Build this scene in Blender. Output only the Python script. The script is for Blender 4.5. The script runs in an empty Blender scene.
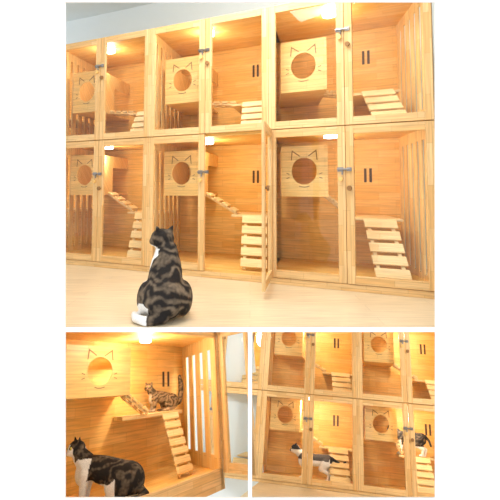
import bpy, math, random, bmesh
from mathutils import Vector, Matrix, noise
random.seed(3)
scene=bpy.context.scene
scene.view_settings.view_transform='Standard'
scene.view_settings.look='None'
COL=scene.collection

# ------------------------------------------------------------ materials
def new_mat(name):
    m=bpy.data.materials.new(name); m.use_nodes=True
    nt=m.node_tree; b=nt.nodes['Principled BSDF']
    return m,nt,b
def plain(name,col,rough=0.5,metal=0.0,noise_amt=0.05,scale=20):
    m,nt,b=new_mat(name)
    tc=nt.nodes.new('ShaderNodeTexCoord'); n=nt.nodes.new('ShaderNodeTexNoise'); n.inputs['Scale'].default_value=scale
    mx=nt.nodes.new('ShaderNodeMix'); mx.data_type='RGBA'
    nt.links.new(tc.outputs['Object'],n.inputs['Vector']); nt.links.new(n.outputs['Fac'],mx.inputs[0])
    mx.inputs[6].default_value=(*[c*(1-noise_amt) for c in col],1); mx.inputs[7].default_value=(*[min(1,c*(1+noise_amt)) for c in col],1)
    nt.links.new(mx.outputs[2],b.inputs['Base Color'])
    b.inputs['Roughness'].default_value=rough; b.inputs['Metallic'].default_value=metal
    return m
def wood(name,c1,c2,vertical=False,rough=0.45,bw=0.42,rh=0.065,flat=False):
    m,nt,b=new_mat(name); L=nt.links.new
    tc=nt.nodes.new('ShaderNodeTexCoord'); sp=nt.nodes.new('ShaderNodeSeparateXYZ'); L(tc.outputs['Object'],sp.inputs[0])
    cb=nt.nodes.new('ShaderNodeCombineXYZ'); ad=nt.nodes.new('ShaderNodeMath'); ad.operation='ADD'
    if flat:
        L(sp.outputs['X'],cb.inputs[0]); L(sp.outputs['Y'],cb.inputs[1])
    elif vertical:
        L(sp.outputs['X'],ad.inputs[0]); L(sp.outputs['Y'],ad.inputs[1])
        L(sp.outputs['Z'],cb.inputs[0]); L(ad.outputs[0],cb.inputs[1])
    else:
        L(sp.outputs['Z'],ad.inputs[0]); L(sp.outputs['Y'],ad.inputs[1])
        L(sp.outputs['X'],cb.inputs[0]); L(ad.outputs[0],cb.inputs[1])
    br=nt.nodes.new('ShaderNodeTexBrick'); L(cb.outputs[0],br.inputs['Vector'])
    br.inputs['Scale'].default_value=1; br.inputs['Brick Width'].default_value=bw; br.inputs['Row Height'].default_value=rh
    br.inputs['Mortar Size'].default_value=0.0012; br.offset=0.37
    br.inputs['Color1'].default_value=(*c1,1); br.inputs['Color2'].default_value=(*c2,1)
    br.inputs['Mortar'].default_value=(*[x*0.74 for x in c2],1)
    mp=nt.nodes.new('ShaderNodeMapping'); L(cb.outputs[0],mp.inputs[0]); mp.inputs['Scale'].default_value=(2.5,45,1)
    nz=nt.nodes.new('ShaderNodeTexNoise'); nz.inputs['Scale'].default_value=1.5; nz.inputs['Detail'].default_value=4; L(mp.outputs[0],nz.inputs['Vector'])
    rp=nt.nodes.new('ShaderNodeMapRange'); L(nz.outputs['Fac'],rp.inputs[0]); rp.inputs[1].default_value=.3; rp.inputs[2].default_value=.7; rp.inputs[3].default_value=.77; rp.inputs[4].default_value=1.07
    mx=nt.nodes.new('ShaderNodeMix'); mx.data_type='RGBA'; mx.blend_type='MULTIPLY'; mx.inputs[0].default_value=1
    L(br.outputs['Color'],mx.inputs[6]); L(rp.outputs[0],mx.inputs[7]); L(mx.outputs[2],b.inputs['Base Color'])
    b.inputs['Roughness'].default_value=rough; b.inputs['Specular IOR Level'].default_value=.3
    return m
IN1=(.94,.60,.20); IN2=(.88,.49,.12)
M_in_h=wood('pine_interior_boards',IN1,IN2)
M_in_v=wood('pine_interior_slats',(.94,.67,.29),(.89,.56,.20),vertical=True)
M_fr_v=wood('pine_frame_stile',(.91,.63,.31),(.82,.50,.20),vertical=True,bw=.3,rh=.04)
M_fr_h=wood('pine_frame_rail',(.91,.63,.31),(.82,.50,.20),bw=.3,rh=.04)
M_box=wood('pine_box',(.94,.64,.25),(.89,.56,.19))
M_step=wood('pine_step',(.94,.72,.38),(.89,.62,.28))
M_dark=plain('dark_cut',(.30,.15,.05),.7)
M_vent=plain('dark_vent',(.08,.04,.02),.7)
M_metal=plain('latch_metal',(.30,.30,.31),.3,.9)
M_white=plain('white_paint',(.96,.96,.96),.9,0,.005)
M_wall=plain('pale_blue_wall',(.82,.91,.96),.8,0,.01)
M_floor=wood('pale_plank_floor',(.85,.71,.49),(.81,.66,.44),rough=.3,bw=1.2,rh=.16,flat=True)
def glassm():
    m=bpy.data.materials.new('clear_glass'); m.use_nodes=True; nt=m.node_tree
    for n in list(nt.nodes): nt.nodes.remove(n)
    o=nt.nodes.new('ShaderNodeOutputMaterial'); t=nt.nodes.new('ShaderNodeBsdfTransparent'); g=nt.nodes.new('ShaderNodeBsdfGlossy'); mx=nt.nodes.new('ShaderNodeMixShader')
    t.inputs[0].default_value=(.985,.995,1,1); g.inputs['Roughness'].default_value=.02; mx.inputs[0].default_value=.02
    nt.links.new(t.outputs[0],mx.inputs[1]); nt.links.new(g.outputs[0],mx.inputs[2]); nt.links.new(mx.outputs[0],o.inputs[0])
    return m
M_glass=glassm()
def emis(name,col,s):
    m,nt,b=new_mat(name); b.inputs['Emission Color'].default_value=(*col,1); b.inputs['Emission Strength'].default_value=s; return m
M_lamp=emis('lamp_glow',(1,.96,.88),12)
def furm():
    m,nt,b=new_mat('cat_fur'); L=nt.links.new
    a=nt.nodes.new('ShaderNodeAttribute'); a.attribute_name='Col'
    tc=nt.nodes.new('ShaderNodeTexCoord'); n=nt.nodes.new('ShaderNodeTexNoise'); n.inputs['Scale'].default_value=180; n.inputs['Detail'].default_value=3
    L(tc.outputs['Object'],n.inputs['Vector'])
    rp=nt.nodes.new('ShaderNodeMapRange'); L(n.outputs['Fac'],rp.inputs[0]); rp.inputs[3].default_value=.6; rp.inputs[4].default_value=1.3
    mx=nt.nodes.new('ShaderNodeMix'); mx.data_type='RGBA'; mx.blend_type='MULTIPLY'; mx.inputs[0].default_value=1
    L(a.outputs['Color'],mx.inputs[6]); L(rp.outputs[0],mx.inputs[7]); L(mx.outputs[2],b.inputs['Base Color'])
    bp=nt.nodes.new('ShaderNodeBump'); bp.inputs['Strength'].default_value=.4; bp.inputs['Distance'].default_value=.004; L(n.outputs['Fac'],bp.inputs['Height']); L(bp.outputs[0],b.inputs['Normal'])
    b.inputs['Roughness'].default_value=.8; b.inputs['Specular IOR Level'].default_value=.25; return m
M_fur=furm()
M_eye=plain('cat_eye',(.75,.62,.15),.1); M_pupil=plain('cat_pupil',(.01,.01,.01),.1); M_nose=plain('cat_nose',(.7,.35,.3),.5)

# ------------------------------------------------------------ mesh helper
class MB:
    def __init__(s,k=0.0,aff=None): s.v=[]; s.f=[]; s.k=k; s.aff=aff
    def P(s,p):
        s.v.append((p[0]+s.k*p[1],p[1],p[2])); return len(s.v)-1
    def hexa(s,pts):
        i=[s.P(p) for p in pts]
        for q in ((0,3,2,1),(4,5,6,7),(0,1,5,4),(1,2,6,5),(2,3,7,6),(3,0,4,7)): s.f.append([i[a] for a in q])
    def box(s,x0,x1,y0,y1,z0,z1):
        s.hexa([(x0,y0,z0),(x1,y0,z0),(x1,y1,z0),(x0,y1,z0),(x0,y0,z1),(x1,y0,z1),(x1,y1,z1),(x0,y1,z1)])
    def obox(s,c,ax,ay,az):
        c=Vector(c);ax=Vector(ax);ay=Vector(ay);az=Vector(az)
        s.hexa([c+sx*ax+sy*ay+sz*az for sz in(-1,1) for sx,sy in((-1,-1),(1,-1),(1,1),(-1,1))])
    def prism(s,pts,y0,y1):
        n=len(pts); a=[s.P((x,y0,z)) for x,z in pts]; b=[s.P((x,y1,z)) for x,z in pts]
        s.f.append(a); s.f.append(b[::-1])
        for i in range(n): j=(i+1)%n; s.f.append([a[i],b[i],b[j],a[j]])
    def cyl(s,p0,p1,r,n=16,r1=None):
        p0=Vector(p0);p1=Vector(p1); d=(p1-p0).normalized(); u=d.orthogonal().normalized(); w=d.cross(u)
        r1=r if r1 is None else r1
        a=[s.P(p0+r*(math.cos(t)*u+math.sin(t)*w)) for t in [2*math.pi*i/n for i in range(n)]]
        b=[s.P(p1+r1*(math.cos(t)*u+math.sin(t)*w)) for t in [2*math.pi*i/n for i in range(n)]]
        s.f.append(a[::-1]); s.f.append(b)
        for i in range(n): j=(i+1)%n; s.f.append([a[i],a[j],b[j],b[i]])
    def hole(s,x0,x1,z0,z1,y0,y1,cx,cz,r,n=48,rx=1.0):
        out=[];inn=[]
        for i in range(n):
            a=2*math.pi*i/n; c,si=math.cos(a),math.sin(a)
            tx=((x1-cx)/c if c>1e-6 else ((x0-cx)/c if c<-1e-6 else 1e9)); tz=((z1-cz)/si if si>1e-6 else ((z0-cz)/si if si<-1e-6 else 1e9))
            t=min(tx,tz); out.append([cx+c*t,cz+si*t]); inn.append((cx+c*r*rx,cz+si*r))
        for X in(x0,x1):
            for Z in(z0,z1):
                k=min(range(n),key=lambda i:(out[i][0]-X)**2+(out[i][1]-Z)**2); out[k]=[X,Z]
        of=[s.P((x,y0,z)) for x,z in out]; ob=[s.P((x,y1,z)) for x,z in out]; jf=[s.P((x,y0,z)) for x,z in inn]; jb=[s.P((x,y1,z)) for x,z in inn]
        for i in range(n):
            j=(i+1)%n
            s.f+= [[of[i],of[j],jf[j],jf[i]],[ob[j],ob[i],jb[i],jb[j]],[jf[i],jf[j],jb[j],jb[i]],[of[j],of[i],ob[i],ob[j]]]
    def make(s,name,parent,mat,bevel=0.0,loc=(0,0,0),rotz=0,smooth=False):
        me=bpy.data.meshes.new(name); me.from_pydata(s.v,[],s.f); me.update()
        bm=bmesh.new(); bm.from_mesh(me); bmesh.ops.recalc_face_normals(bm,faces=bm.faces); bm.to_mesh(me); bm.free()
        o=bpy.data.objects.new(name,me); COL.objects.link(o); me.materials.append(mat)
        o.parent=parent; o.location=loc; o.rotation_euler[2]=rotz
        if s.aff is not None: o.matrix_parent_inverse=s.aff
        if smooth:
            for p in me.polygons: p.use_smooth=True
        if bevel:
            b=o.modifiers.new('bevel','BEVEL'); b.width=bevel; b.segments=2; b.limit_method='ANGLE'
        return o
def empty(name,parent=None,loc=(0,0,0),rotz=0,mat=None):
    e=bpy.data.objects.new(name,None); COL.objects.link(e); e.empty_display_size=.1; e.parent=parent
    if mat is not None: e.matrix_world=mat
    else: e.location=loc; e.rotation_euler[2]=rotz
    return e
def plight(name,parent,loc,e,col=(1,.92,.76),r=.05):
    l=bpy.data.lights.new(name,'POINT'); l.energy=e; l.color=col; l.shadow_soft_size=r
    o=bpy.data.objects.new(name,l); COL.objects.link(o); o.parent=parent; o.location=loc; return o

# ------------------------------------------------------------ cabinet parts
def cat_box(par,x0,x1,y0,y1,z0,z1,k,aff=None,hr=None,rx=1.0):
    t=.016; w=x1-x0; h=z1-z0; cx=(x0+x1)/2; cz=z0+h*.50; r=hr or min(w,h)*.27
    m=MB(k,aff); m.hole(x0,x1,z0,z1,y0,y0+t,cx,cz,r,rx=rx)
    m.box(x0,x1,y0+t,y1,z0,z0+t); m.box(x0,x0+t,y0+t,y1,z0+t,z1-t)
    m.box(x1-t,x1,y0+t,y0+(y1-y0)*.45,z0+t,z1); m.box(x1-t,x1,y0+(y1-y0)*.45,y1,z1-h*.3,z1)
    m.make('hideaway_box',par,M_box)
    d=MB(k,aff); e=.002; ya,yb=y0-e,y0+.001
    def X(p): return (cx+(p[0]-cx)*rx,p[1])
    for s in(-1,1):
        tip=(cx+s*r*.98,cz+r*1.58); q1=(cx+s*r*.30,cz+r*1.12); q2=(cx+s*r*1.06,cz+r*.80); w_=r*.08
        d.prism([X(p) for p in [q1,tip,(tip[0]-s*w_*.3,tip[1]-w_*1.5),(q1[0]+s*w_,q1[1]-w_*.4)]],ya,yb)
        d.prism([X(p) for p in [tip,q2,(q2[0]-s*w_,q2[1]+w_*.3),(tip[0]-s*w_,tip[1]-w_*.8)]],ya,yb)
        for j in(-1,1):
            xa=cx+s*r*1.18; xb=cx+s*r*1.42; za=cz-r*.35+j*r*.12; zb2=cz-r*.35+j*r*.20; tt=r*.03
            d.prism([X(p) for p in [(xa,za-tt),(xb,zb2-tt),(xb,zb2+tt),(xa,za+tt)]],ya,yb)
    pts=[];n=10
    for i in range(n+1):
        a=math.radians(250+40*i/n); pts.append((cx+math.cos(a)*r*1.16,cz+math.sin(a)*r*1.16))
    for i in range(n,-1,-1):
        a=math.radians(250+40*i/n); pts.append((cx+math.cos(a)*r*1.22,cz+math.sin(a)*r*1.22))
    d.prism([X(p) for p in pts],ya,yb)
    d.make('cat_face_cutouts',par,M_dark)
def ladder(name,par,top,bot,wv,n,k,aff=None,tw=.035):
    top=Vector(top);bot=Vector(bot);wv=Vector(wv); d=(bot-top); L=d.length; dn=d.normalized(); nn=dn.cross(wv.normalized()).normalized()
    m=MB(k,aff)
    for i in range(n):
        c=top+d*((i+.5)/n); m.obox(c+nn*.012,wv*.5,dn*min(L/n*.36,tw),nn*.009)
    for s in(-1,1): m.obox((top+bot)/2+wv*.36*s-nn*.006,wv.normalized()*.014,dn*(L/2),nn*.009)
    m.make(name,par,M_step,.003)
def door(name,par,w,z0,z1,loc,side,rot,k_lat=True,sw=.062):
    o=0 if side=='L' else -w
    e=empty(name,par,loc,rot); t=.024
    m=MB(); m.box(o,o+sw,-t,0,z0,z1); m.box(o+w-sw,o+w,-t,0,z0,z1); m.make('stile_pair',e,M_fr_v,.003)
    m=MB(); m.box(o+sw,o+w-sw,-t,0,z0,z0+sw); m.box(o+sw,o+w-sw,-t,0,z1-sw,z1); m.make('rail_pair',e,M_fr_h,.003)
    m=MB(); m.box(o+sw,o+w-sw,-t*.6,-t*.4,z0+sw,z1-sw); m.make('glass_pane',e,M_glass)
    xk=o+w-sw/2 if side=='L' else o+sw/2; zk=z0+(z1-z0)*(.66 if side=='L' else .60)
    m=MB(); m.cyl((xk,-t,zk),(xk,-t-.012,zk),.010,14); m.cyl((xk,-t-.012,zk),(xk,-t-.028,zk),.019,14); m.make('round_knob',e,M_dark if side=='R' else M_box,.002)
    if side=='L':
        m=MB(); zz=z0+(z1-z0)*.72; m.box(xk-.03,xk+.015,-t-.006,-t,zz-.016,zz+.016); m.cyl((xk-.03,-t-.012,zz),(xk+.07,-t-.012,zz),.008,10); m.box(xk+.045,xk+.08,-t-.012,-t,zz-.014,zz+.014); m.cyl((xk+.01,-t-.012,zz),(xk+.01,-t-.012,zz-.04),.006,8)
        m.make('barrel_latch',e,M_metal)
    return e
def slat_side(m,x,th,D,H,n=5,y0=.0,gap=.055):
    m.box(x,x+th,y0,D,.02,.12); m.box(x,x+th,y0,D,H-.11,H-.02)
    total=D-y0; sw=(total-gap*(n-1))/n
    for i in range(n):
        a=y0+i*(sw+gap); m.box(x,x+th,a,a+sw,.12,H-.11)
def unit(setp,x0,z0,W,H,D,k,bz=(.56,.90),bx=(.08,.40),plat=.42,right=False,left_door=0,right_door=0,right_rot=0,left_rot=0,lampw=5.2,plinth=.0,steps=5,lamp=(.44,.26),lad=.82,ns=6,by=.16,lw=.20):
    e=empty('cat_cabinet',setp,(x0,0,z0)); th=.024; p=plinth; ts=.012
    m=MB(k); m.box(0,W,0,D,0,th+p); m.box(0,W,0,D,H-th,H); m.box(0,W,D-th,D,th+p,H-th); m.make('carcass',e,M_in_h)
    m=MB(k); slat_side(m,0,ts,D-th,H,ns)
    if right: slat_side(m,W-ts,ts,D-th,H,ns)
    m.make('slatted_side',e,M_in_v)
    m=MB(); m.box(-.02,.02,-.004,.02,0,H)
    if right: m.box(W-.03,W,-.004,.02,0,H)
    m.make('face_stile',e,M_fr_v)
    if p:
        m=MB(); m.box(0,W,-.022,0,0,p); m.make('plinth_rail',e,M_fr_h,.003)
    w=W/2-.003
    if left_door is not None: door('door_left',e,w,p+.004,H-.004,(.001,-.005,0),'L',left_rot)
    if right_door is not None: door('door_right',e,w,p+.004,H-.004,(W-.001,-.005,0),'R',right_rot)
    b0,b1=bz[0]*H,bz[1]*H
    cat_box(e,bx[0]*W,bx[1]*W,by,D-th,b0,b1,k)
    pz=plat*H; xa,xb=(lad-.20)*W,min((lad+.15),.97)*W
    ys=min(.34,D*.52)
    m=MB(k); m.box(xa,xb,ys,D-th,pz-.02,pz); m.make('landing_shelf',e,M_step,.003)
    ladder('short_ladder',e,(bx[1]*W-.01,ys+.12,b0+.02),(xa+.05,ys+.12,pz+.01),(0,.17,0),4,k)
    ladder('long_ladder',e,(lad*W,ys-.01,pz),((lad+.03)*W,.05,p+th+.012),(lw*W,0,0),steps,k,tw=.05)
    m=MB(k)
    for i in(0,1): m.box(.74*W+i*.05,.74*W+i*.05+.024,D-th-.003,D-th+.001,H*.66,H*.66+.13)
    m.make('vent_slots',e,M_vent)
    lx,ly=lamp[0]*W,lamp[1]
    m=MB(k); m.cyl((lx,ly,H-th-.035),(lx,ly,H-th),.075,24); m.make('puck_lamp',e,M_lamp,.006)
    plight('front_point_light',e,(lx+k*ly,ly,H-th-.13),lampw)
    return e

# ------------------------------------------------------------ cats
def cat(parent,loc,yaw,sc,pose,colfn,tail,hyaw=0,hpitch=0,pitch=0,name='cat',vox=.0055,hoff=(0,0,0)):
    bm=bmesh.new()
    def E(c,r,rot=None):
        M=Matrix.Translation(Vector(c)) @ (rot or Matrix.Identity(4)) @ Matrix.Diagonal((r[0],r[1],r[2],1))
        bmesh.ops.create_icosphere(bm,subdivisions=3,radius=1,matrix=M)
    def C(a,ra,b,rb):
        a=Vector(a);b=Vector(b);n=max(2,int((b-a).length/(min(ra,rb)*.35))+1)
        for i in range(n+1):
            t=i/n; r=ra+(rb-ra)*t; bmesh.ops.create_icosphere(bm,subdivisions=2,radius=r,matrix=Matrix.Translation(a.lerp(b,t)))
    S=(-1,1)
    if pose=='sit':
        E((0,-.02,.10),(.105,.12,.10)); C((0,-.015,.12),.094,(0,.045,.23),.076); C((0,.045,.23),.074,(0,.075,.30),.055); E((0,.085,.22),(.06,.05,.08))
        for s in S:
            C((s*.042,.085,.2),.036,(s*.038,.1,.1),.025); C((s*.038,.1,.1),.025,(s*.036,.105,.028),.019); E((s*.036,.125,.017),(.023,.036,.017))
            E((s*.082,.02,.088),(.047,.095,.082)); E((s*.095,.10,.017),(.022,.052,.017))
        H=Vector((0,.095,.355))
    elif pose=='hunch':
        E((0,-.14,.11),(.095,.11,.105)); C((0,-.12,.125),.095,(0,.02,.175),.082); C((0,.02,.175),.082,(0,.12,.20),.068); C((0,.12,.205),.066,(0,.17,.26),.053); E((0,.15,.16),(.055,.05,.07))
        for s in S:
            C((s*.045,.12,.16),.040,(s*.042,.13,.09),.026); C((s*.042,.13,.09),.026,(s*.04,.135,.028),.020); E((s*.04,.155,.017),(.023,.036,.017))
            E((s*.07,-.10,.09),(.043,.09,.085)); E((s*.085,-.02,.017),(.022,.055,.017))
        H=Vector((0,.20,.305))
    else:
        C((0,-.16,.225),.064,(0,-.02,.215),.068); C((0,-.02,.215),.068,(0,.12,.222),.070); C((0,.13,.24),.056,(0,.20,.285),.043); E((0,.14,.20),(.05,.055,.07))
        for s in S:
            y=.012*s
            C((s*.04,.13+y,.19),.038,(s*.038,.115+y,.11),.022); C((s*.038,.115+y,.11),.022,(s*.038,.13+y,.028),.016); E((s*.038,.145+y,.015),(.019,.030,.015))
            C((s*.042,-.155-y,.195),.055,(s*.045,-.10-y,.135),.034); C((s*.045,-.10-y,.135),.032,(s*.043,-.195-y,.09),.019); C((s*.043,-.195-y,.09),.018,(s*.043,-.178-y,.025),.016); E((s*.043,-.160-y,.015),(.019,.032,.015))
        H=Vector((0,.235,.31))
    H=H+Vector(hoff)
    R=Matrix.Rotation(math.radians(hyaw),4,'Z') @ Matrix.Rotation(math.radians(hpitch),4,'X')
    HM=Matrix.Translation(H)@R
    hp=lambda p: HM@Vector(p)
    def HE(c,r): E(hp(c),r,R)
    HE((0,0,0),(.058,.056,.050)); HE((0,.035,-.014),(.036,.030,.025)); HE((0,.052,-.018),(.022,.018,.015))
    for s in S:
        HE((s*.028,.018,-.016),(.029,.028,.025))
        M=HM@Matrix.Translation((s*.037,-.006,.048))@Matrix.Rotation(s*math.radians(20),4,'Y')@Matrix.Diagonal((1.0,.5,1,1))
        bmesh.ops.create_cone(bm,segments=14,radius1=.027,radius2=.004,depth=.050,cap_ends=True,matrix=M)
    for i in range(len(tail)-1):
        C(tail[i][:3],tail[i][3],tail[i+1][:3],tail[i+1][3])
    me=bpy.data.meshes.new('tmp'); bm.to_mesh(me); bm.free()
    t=bpy.data.objects.new('tmp',me); COL.objects.link(t)
    r=t.modifiers.new('r','REMESH'); r.mode='VOXEL'; r.voxel_size=vox
    sm=t.modifiers.new('s','SMOOTH'); sm.iterations=5; sm.factor=.5
    dg=bpy.context.evaluated_depsgraph_get(); m2=bpy.data.meshes.new_from_object(t.evaluated_get(dg))
    bpy.data.objects.remove(t)
    m2.materials.clear(); m2.materials.append(M_fur)
    for p in m2.polygons: p.use_smooth=True; p.material_index=0
    at=m2.color_attributes.new('Col','FLOAT_COLOR','POINT')
    HI=HM.inverted()
    for v in m2.vertices:
        c=colfn(v.co,HI@v.co,H); at.data[v.index].color=(*c,1)
    e=empty(name,parent); e.location=loc; e.rotation_euler=(math.radians(pitch),0,math.radians(yaw)); e.scale=(sc,)*3
    o=bpy.data.objects.new('cat_body',m2); COL.objects.link(o); o.parent=e
    def ball(nm,c,rad,mat):
        bm=bmesh.new(); bmesh.ops.create_icosphere(bm,subdivisions=3,radius=1,matrix=HM@Matrix.Translation(Vector(c))@Matrix.Diagonal((*rad,1)))
        mm=bpy.data.meshes.new(nm); bm.to_mesh(mm); bm.free(); mm.materials.append(mat)
        for p in mm.polygons:p.use_smooth=True
        q=bpy.data.objects.new(nm,mm); COL.objects.link(q); q.parent=e
    for s in S:
        ball('eye',(s*.023,.044,.008),(.0115,.0105,.0105),M_eye); ball('pupil',(s*.0245,.0530,.008),(.0045,.0035,.0075),M_pupil)
    ball('nose',(0,.068,-.012),(.006,.005,.004),M_nose)
    return e
def nz(p,s): return noise.noise(Vector(p)*s)
def mixc(a,b,t): t=max(0,min(1,t)); return tuple(x*(1-t)+y*t for x,y in zip(a,b))
DK=(.016,.012,.010); GR=(.22,.16,.105); WH=(.90,.87,.82)
def tabby(p,freq=95,dk=DK,lt=GR,bias=.3):
    w=math.sin((p.y*.5+p.z*.75)*freq+nz(p,9)*7+nz(p+Vector((5,3,1)),22)*3.5)
    w=w*.5*(0.6+.9*abs(nz(p+Vector((2,0,7)),8)))
    spine=max(0,1-abs(p.x)/.03)*.3
    return mixc(dk,lt,bias-spine+w+nz(p,70)*.45)
def col_A(p,h,H):
    c=tabby(p,bias=.30)
    if (p.y>.10 and p.z<.31) or p.z<.05 and p.y>.0: return WH
    if p.x<-.035 and p.y>.010 and p.z<.315 and p.z>.18+nz(p,20)*.03: return WH
    if p.x<-.065 and p.z<.075+nz(p,20)*.02: return WH
    if h.z<-.03 and (p-H).length<.08: return WH
    return c
def col_B(p,h,H):
    n=nz(p,16)*.02
    if (p-H).length<.085:
        if h.z>-.002+n or abs(h.x)>.03+abs(n): return tabby(p,bias=.06) if not(abs(h.x)<.010 and h.z<.03) else WH
        return WH
    if p.y>.095+n and p.z<.245: return WH
    if p.z<.11+n*1.5 and p.y>-.09: return WH
    if p.z<.03: return WH
    return tabby(p,bias=.06)
def col_C(p,h,H):
    if (p.z<.045): return (.45,.33,.22)
    c=tabby(p,130,(.05,.033,.02),(.36,.24,.13),bias=.45)
    if p.y>.12 and p.z<.22 and abs(p.x)<.04: return (.5,.4,.3)
    return c
def col_D(p,h,H):
    n=nz(p,9)
    if (p-H).length<.075 and h.z>.0: return DK if abs(h.x)>.008 else WH
    if p.y<-.19 and p.z>.2: return DK
    if p.z>.215 and n>.08: return (.10,.08,.07)
    return WH
def col_E(p,h,H):
    if (p-H).length<.075: return DK if h.z>-.012 else WH
    if p.z>.18+nz(p,14)*.03: return tabby(p,bias=.05)
    if p.y>.1 or p.z<.12: return WH
    return tabby(p,bias=.05)

# ------------------------------------------------------------ camera
cam=bpy.data.cameras.new('camera'); cam.lens=36; cam.sensor_width=36; cam.shift_y=-.20; cam.clip_start=.05
co=bpy.data.objects.new('camera',cam); COL.objects.link(co); co.location=(0,0,.76); co.rotation_euler=(math.radians(94.5),0,0); scene.camera=co

# ------------------------------------------------------------ white borders around the three views, built as one panel
D0=2.75; PX=D0/500
fe=empty('border_front',None,(0,0,.76)); fe.rotation_euler[0]=math.radians(4.5)
m=MB(); T=.012
def px(x): return (x-250)*PX
def pz(y): return (150-y)*PX
for (xa,xb,ya,yb) in [(-900,65,-700,1200),(435.5,1400,-700,1200),(65,435.5,-700,2),(65,435.5,328,332),(65,435.5,498.5,1200),(248,252,332,498.5)]:
    m.box(px(xa),px(xb),D0,D0+T,pz(yb),pz(ya))
m.make('white_border_panel',fe,M_white)
m=MB(); m.box(-.004,.004,2.85,6.0,-3.4,-.03); m.make('view_divider',None,M_white)  # thin sheet that keeps one lower view out of the other

# ------------------------------------------------------------ upper room
m=MB(); m.box(-5,4,2.845,8.2,-.014,0); m.make('floor',None,M_floor)
YA=math.radians(-27.4)
S1=empty('cabinet_bank',None,(.166,4.14,0),YA)
k=-.33; W=1.25; DD=.92
for i,x in enumerate((-3.75,-2.5,-1.25,0)):
    kk=k if i<3 else -.46
    WW=W if i<3 else 1.3
    unit(S1,x,0.0,WW,1.25,DD,kk,plinth=.05,right=(i==3),right_rot=math.radians(109.8) if i==2 else 0,lad=.74 if i==3 else .84,ns=7)
    unit(S1,x,1.25,WW,1.05,DD,kk,bz=(.32,.74),plat=.30,right=(i==3),steps=4,lad=.74 if i==3 else .84,ns=7)
m=MB(); m.box(-7,5,1.35,1.40,0,3.2); m.make('wall_back',None,M_wall,loc=(.166,4.14,0),rotz=YA)
m=MB(); m.box(-5,4,2.85,8.4,3.2,3.22); m.make('ceiling',None,M_wall)
cat(None,(-.505,3.02,0),5,1.28,'sit',col_A,[(0,-.10,.03,.03),(-.07,-.13,.022,.022),(-.12,-.07,.02,.02),(-.14,.02,.018,.015)],hyaw=35,hpitch=14,hoff=(-.022,0,0))

# ------------------------------------------------------------ lower displays
def frame(F,U):
    F=Vector(F).normalized();U=Vector(U).normalized();R=F.cross(U).normalized();U=R.cross(F)
    M=Matrix((R,F,U)).transposed().to_4x4(); M.translation=Vector((0,0,.76)); return M
S3=empty('cabinet_bank',mat=frame((95,519.2,-224.9),(.0972,.4314,1.0371)))
G3=empty('bank_front',S3,(0,7.0,0))
W3=1.18;H3=.98;Z3=-.79
for x,r in((-1.03-W3,False),(-1.03,False),(.15,True)):
    unit(G3,x,Z3,W3,H3,.75,0,right=r,lampw=9,plinth=.03,bz=(.56,.93),lad=.62 if r else .80)
    unit(G3,x,Z3+H3,W3,H3,.75,0,right=r,lampw=9,bz=(.46,.90),plat=.30,steps=4)
m=MB(); m.box(-1.0,3.5,-3,1.6,Z3-.02,Z3-.001); m.make('floor_lower',G3,M_floor)
m=MB(); m.box(-2.6,4,1.2,1.25,Z3,2.2); m.make('wall_lower',G3,M_wall)
cat(G3,(-.37,.20,Z3+.055),90,1.0,'stand',col_D,[(0,-.21,.25,.02),(0,-.27,.22,.017),(0,-.33,.2,.014),(0,-.38,.23,.011)])
cat(G3,(.79,.44,Z3+.415),75,.90,'stand',col_E,[(0,-.21,.25,.02),(0,-.26,.2,.017),(0,-.28,.14,.014)],pitch=0)
l=bpy.data.lights.new('fill_light','AREA'); l.energy=35; l.size=.5; l.color=(1,.97,.93)  # unseen area light added to brighten the lower-right cabinets
o=bpy.data.objects.new('fill_light',l); COL.objects.link(o); o.parent=S3; o.location=(1.9,5.0,1.0); o.rotation_euler=(math.radians(65),0,math.radians(30))

S2=empty('open_cabinet',mat=frame((-93,518.1,-210),(-.0899,.4033,1.0348)))
SC=1.15
e1=(.551,.834);e2=(-.217,.976);FR=(.447,4.2)
AFF=Matrix(((e1[0]*SC,e2[0]*SC,0,FR[0]*SC),(e1[1]*SC,e2[1]*SC,0,FR[1]*SC),(0,0,SC,0),(0,0,0,1)))
def fn(a,b,c): return AFF@Vector((a,b,c))
DB=.98
def K(): return MB(0,AFF)
m=K(); z0,z1=-.53,-.5
m.hexa([(-1.3,0,z0),(0,0,z0),(0,DB,z0),(-2.2,DB,z0),(-1.3,0,z1),(0,0,z1),(0,DB,z1),(-2.2,DB,z1)])
z0,z1=.43,.46
m.hexa([(-1.3,0,z0),(0,0,z0),(0,DB,z0),(-2.2,DB,z0),(-1.3,0,z1),(0,0,z1),(0,DB,z1),(-2.2,DB,z1)])
m.box(-2.2,.0,DB,DB+.03,-.53,.46); m.make('carcass',S2,M_in_h)
m=K(); m.box(0,.012,0,DB,-.5,-.40); m.box(0,.012,0,DB,.33,.43)
n=5; g=.085; sw=(DB-g*(n-1))/n
for i in range(n): m.box(0,.012,i*(sw+g),i*(sw+g)+sw,-.40,.33)
m.make('slatted_side',S2,M_in_v)
m=K(); m.box(-1.3,.03,-.035,0,-.60,-.47); m.box(-1.3,.03,-.035,0,.40,.47); m.make('front_rail',S2,M_fr_h,.004)
m=K(); m.box(-.03,.035,-.035,.0,-.60,.47); m.make('front_stile',S2,M_fr_v,.004)
cat_box(S2,-1.6,-.99,.35,DB,.045,.33,0,AFF,.080,rx=1.45)
m=K(); m.box(-1.0,-.22,.58,DB,-.11,-.085); m.make('landing_shelf',S2,M_step,.003)
ladder('long_ladder',S2,(-.42,.56,-.10),(-.34,.28,-.49),(.22,0,0),7,0,AFF,.03)
ladder('short_ladder',S2,(-.99,.62,.05),(-.72,.62,-.08),(0,.25,0),4,0,AFF,.03)
m=K()
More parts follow.
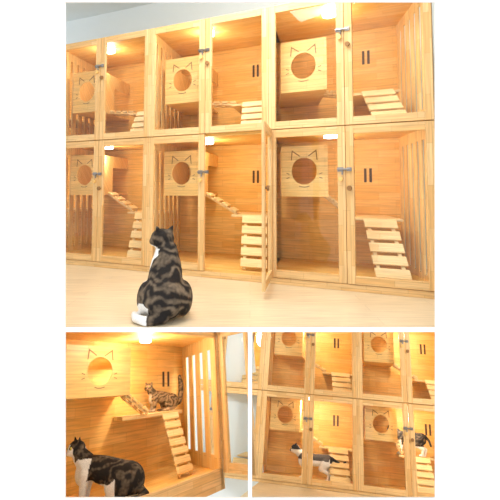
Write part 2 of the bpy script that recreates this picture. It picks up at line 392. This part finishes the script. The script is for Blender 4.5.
for a in(-.34,-.26): m.box(a,a+.03,DB-.004,DB+.001,.1,.22)
m.make('vent_slots',S2,M_vent)
m=K(); m.cyl((-.75,.55,.40),(-.75,.55,.43),.07,24); m.make('puck_lamp',S2,M_lamp,.005)
plight('front_point_light',S2,fn(-.75,.55,.28),11)
plight('front_point_light',S2,fn(-1.0,.02,.34),5)  # extra point light near the front, no puck modelled for it
plight('side_fill_light',S2,(.75,5.6,.9),34,(.88,.95,1),.15)  # unseen point light added to brighten the door glass and slat gaps
def dbox(name,parts,mat,bev=0):
    a=Vector((.462,4.17));b=Vector((.640,3.85));d=(b-a); nn=Vector((-d.y,d.x)).normalized()
    A=Matrix(((d.x*SC,nn.x*SC,0,a.x*SC),(d.y*SC,nn.y*SC,0,a.y*SC),(0,0,SC,0),(0,0,0,1)))
    m=MB(0,A)
    for p in parts: m.box(*p)
    m.make(name,S2,mat,bev)
dbox('door_stile',[(0,.2,0,.02,-.5,.46),(.92,1,0,.02,-.5,.46)],M_fr_v)
dbox('door_rail',[(.2,.92,0,.02,-.5,-.44),(.2,.92,0,.02,.40,.46)],M_fr_h)
dbox('door_glass',[(.2,.92,.008,.012,-.44,.40)],M_glass)
m=MB(); m.box(-4.0,1.3,7.2,7.25,-3.0,2.2); m.make('wall_lower',S2,M_wall)
p=fn(-1.2,.36,-.5)
cat(S2,p,78,1.05,'hunch',col_B,[(0,-.22,.05,.03),(-.06,-.27,.03,.024),(-.13,-.24,.022,.02),(-.18,-.15,.02,.016)],hyaw=40,hpitch=-5)
p=fn(-.44,.76,-.085)
cat(S2,p,118,.68,'hunch',col_C,[(0,-.20,.07,.03),(0,-.27,.10,.035),(0,-.30,.22,.038),(0,-.30,.33,.036),(0,-.28,.42,.022)],hyaw=45)

# ------------------------------------------------------------ lights
w=bpy.data.worlds.new('world'); scene.world=w; w.use_nodes=True
bg=w.node_tree.nodes['Background']; bg.inputs[0].default_value=(.95,.975,1,1); bg.inputs[1].default_value=1.3
def area(name,loc,size,e,col,tgt):
    l=bpy.data.lights.new(name,'AREA'); l.energy=e; l.size=size; l.color=col
    o=bpy.data.objects.new(name,l); COL.objects.link(o); o.location=loc
    o.rotation_euler=(Vector(tgt)-Vector(loc)).to_track_quat('-Z','Y').to_euler(); return o
area('fill_light',(-.3,3.3,3.0),1.2,65,(1,.97,.92),(-.2,4.5,.6))  # unseen area light added to brighten the upper room
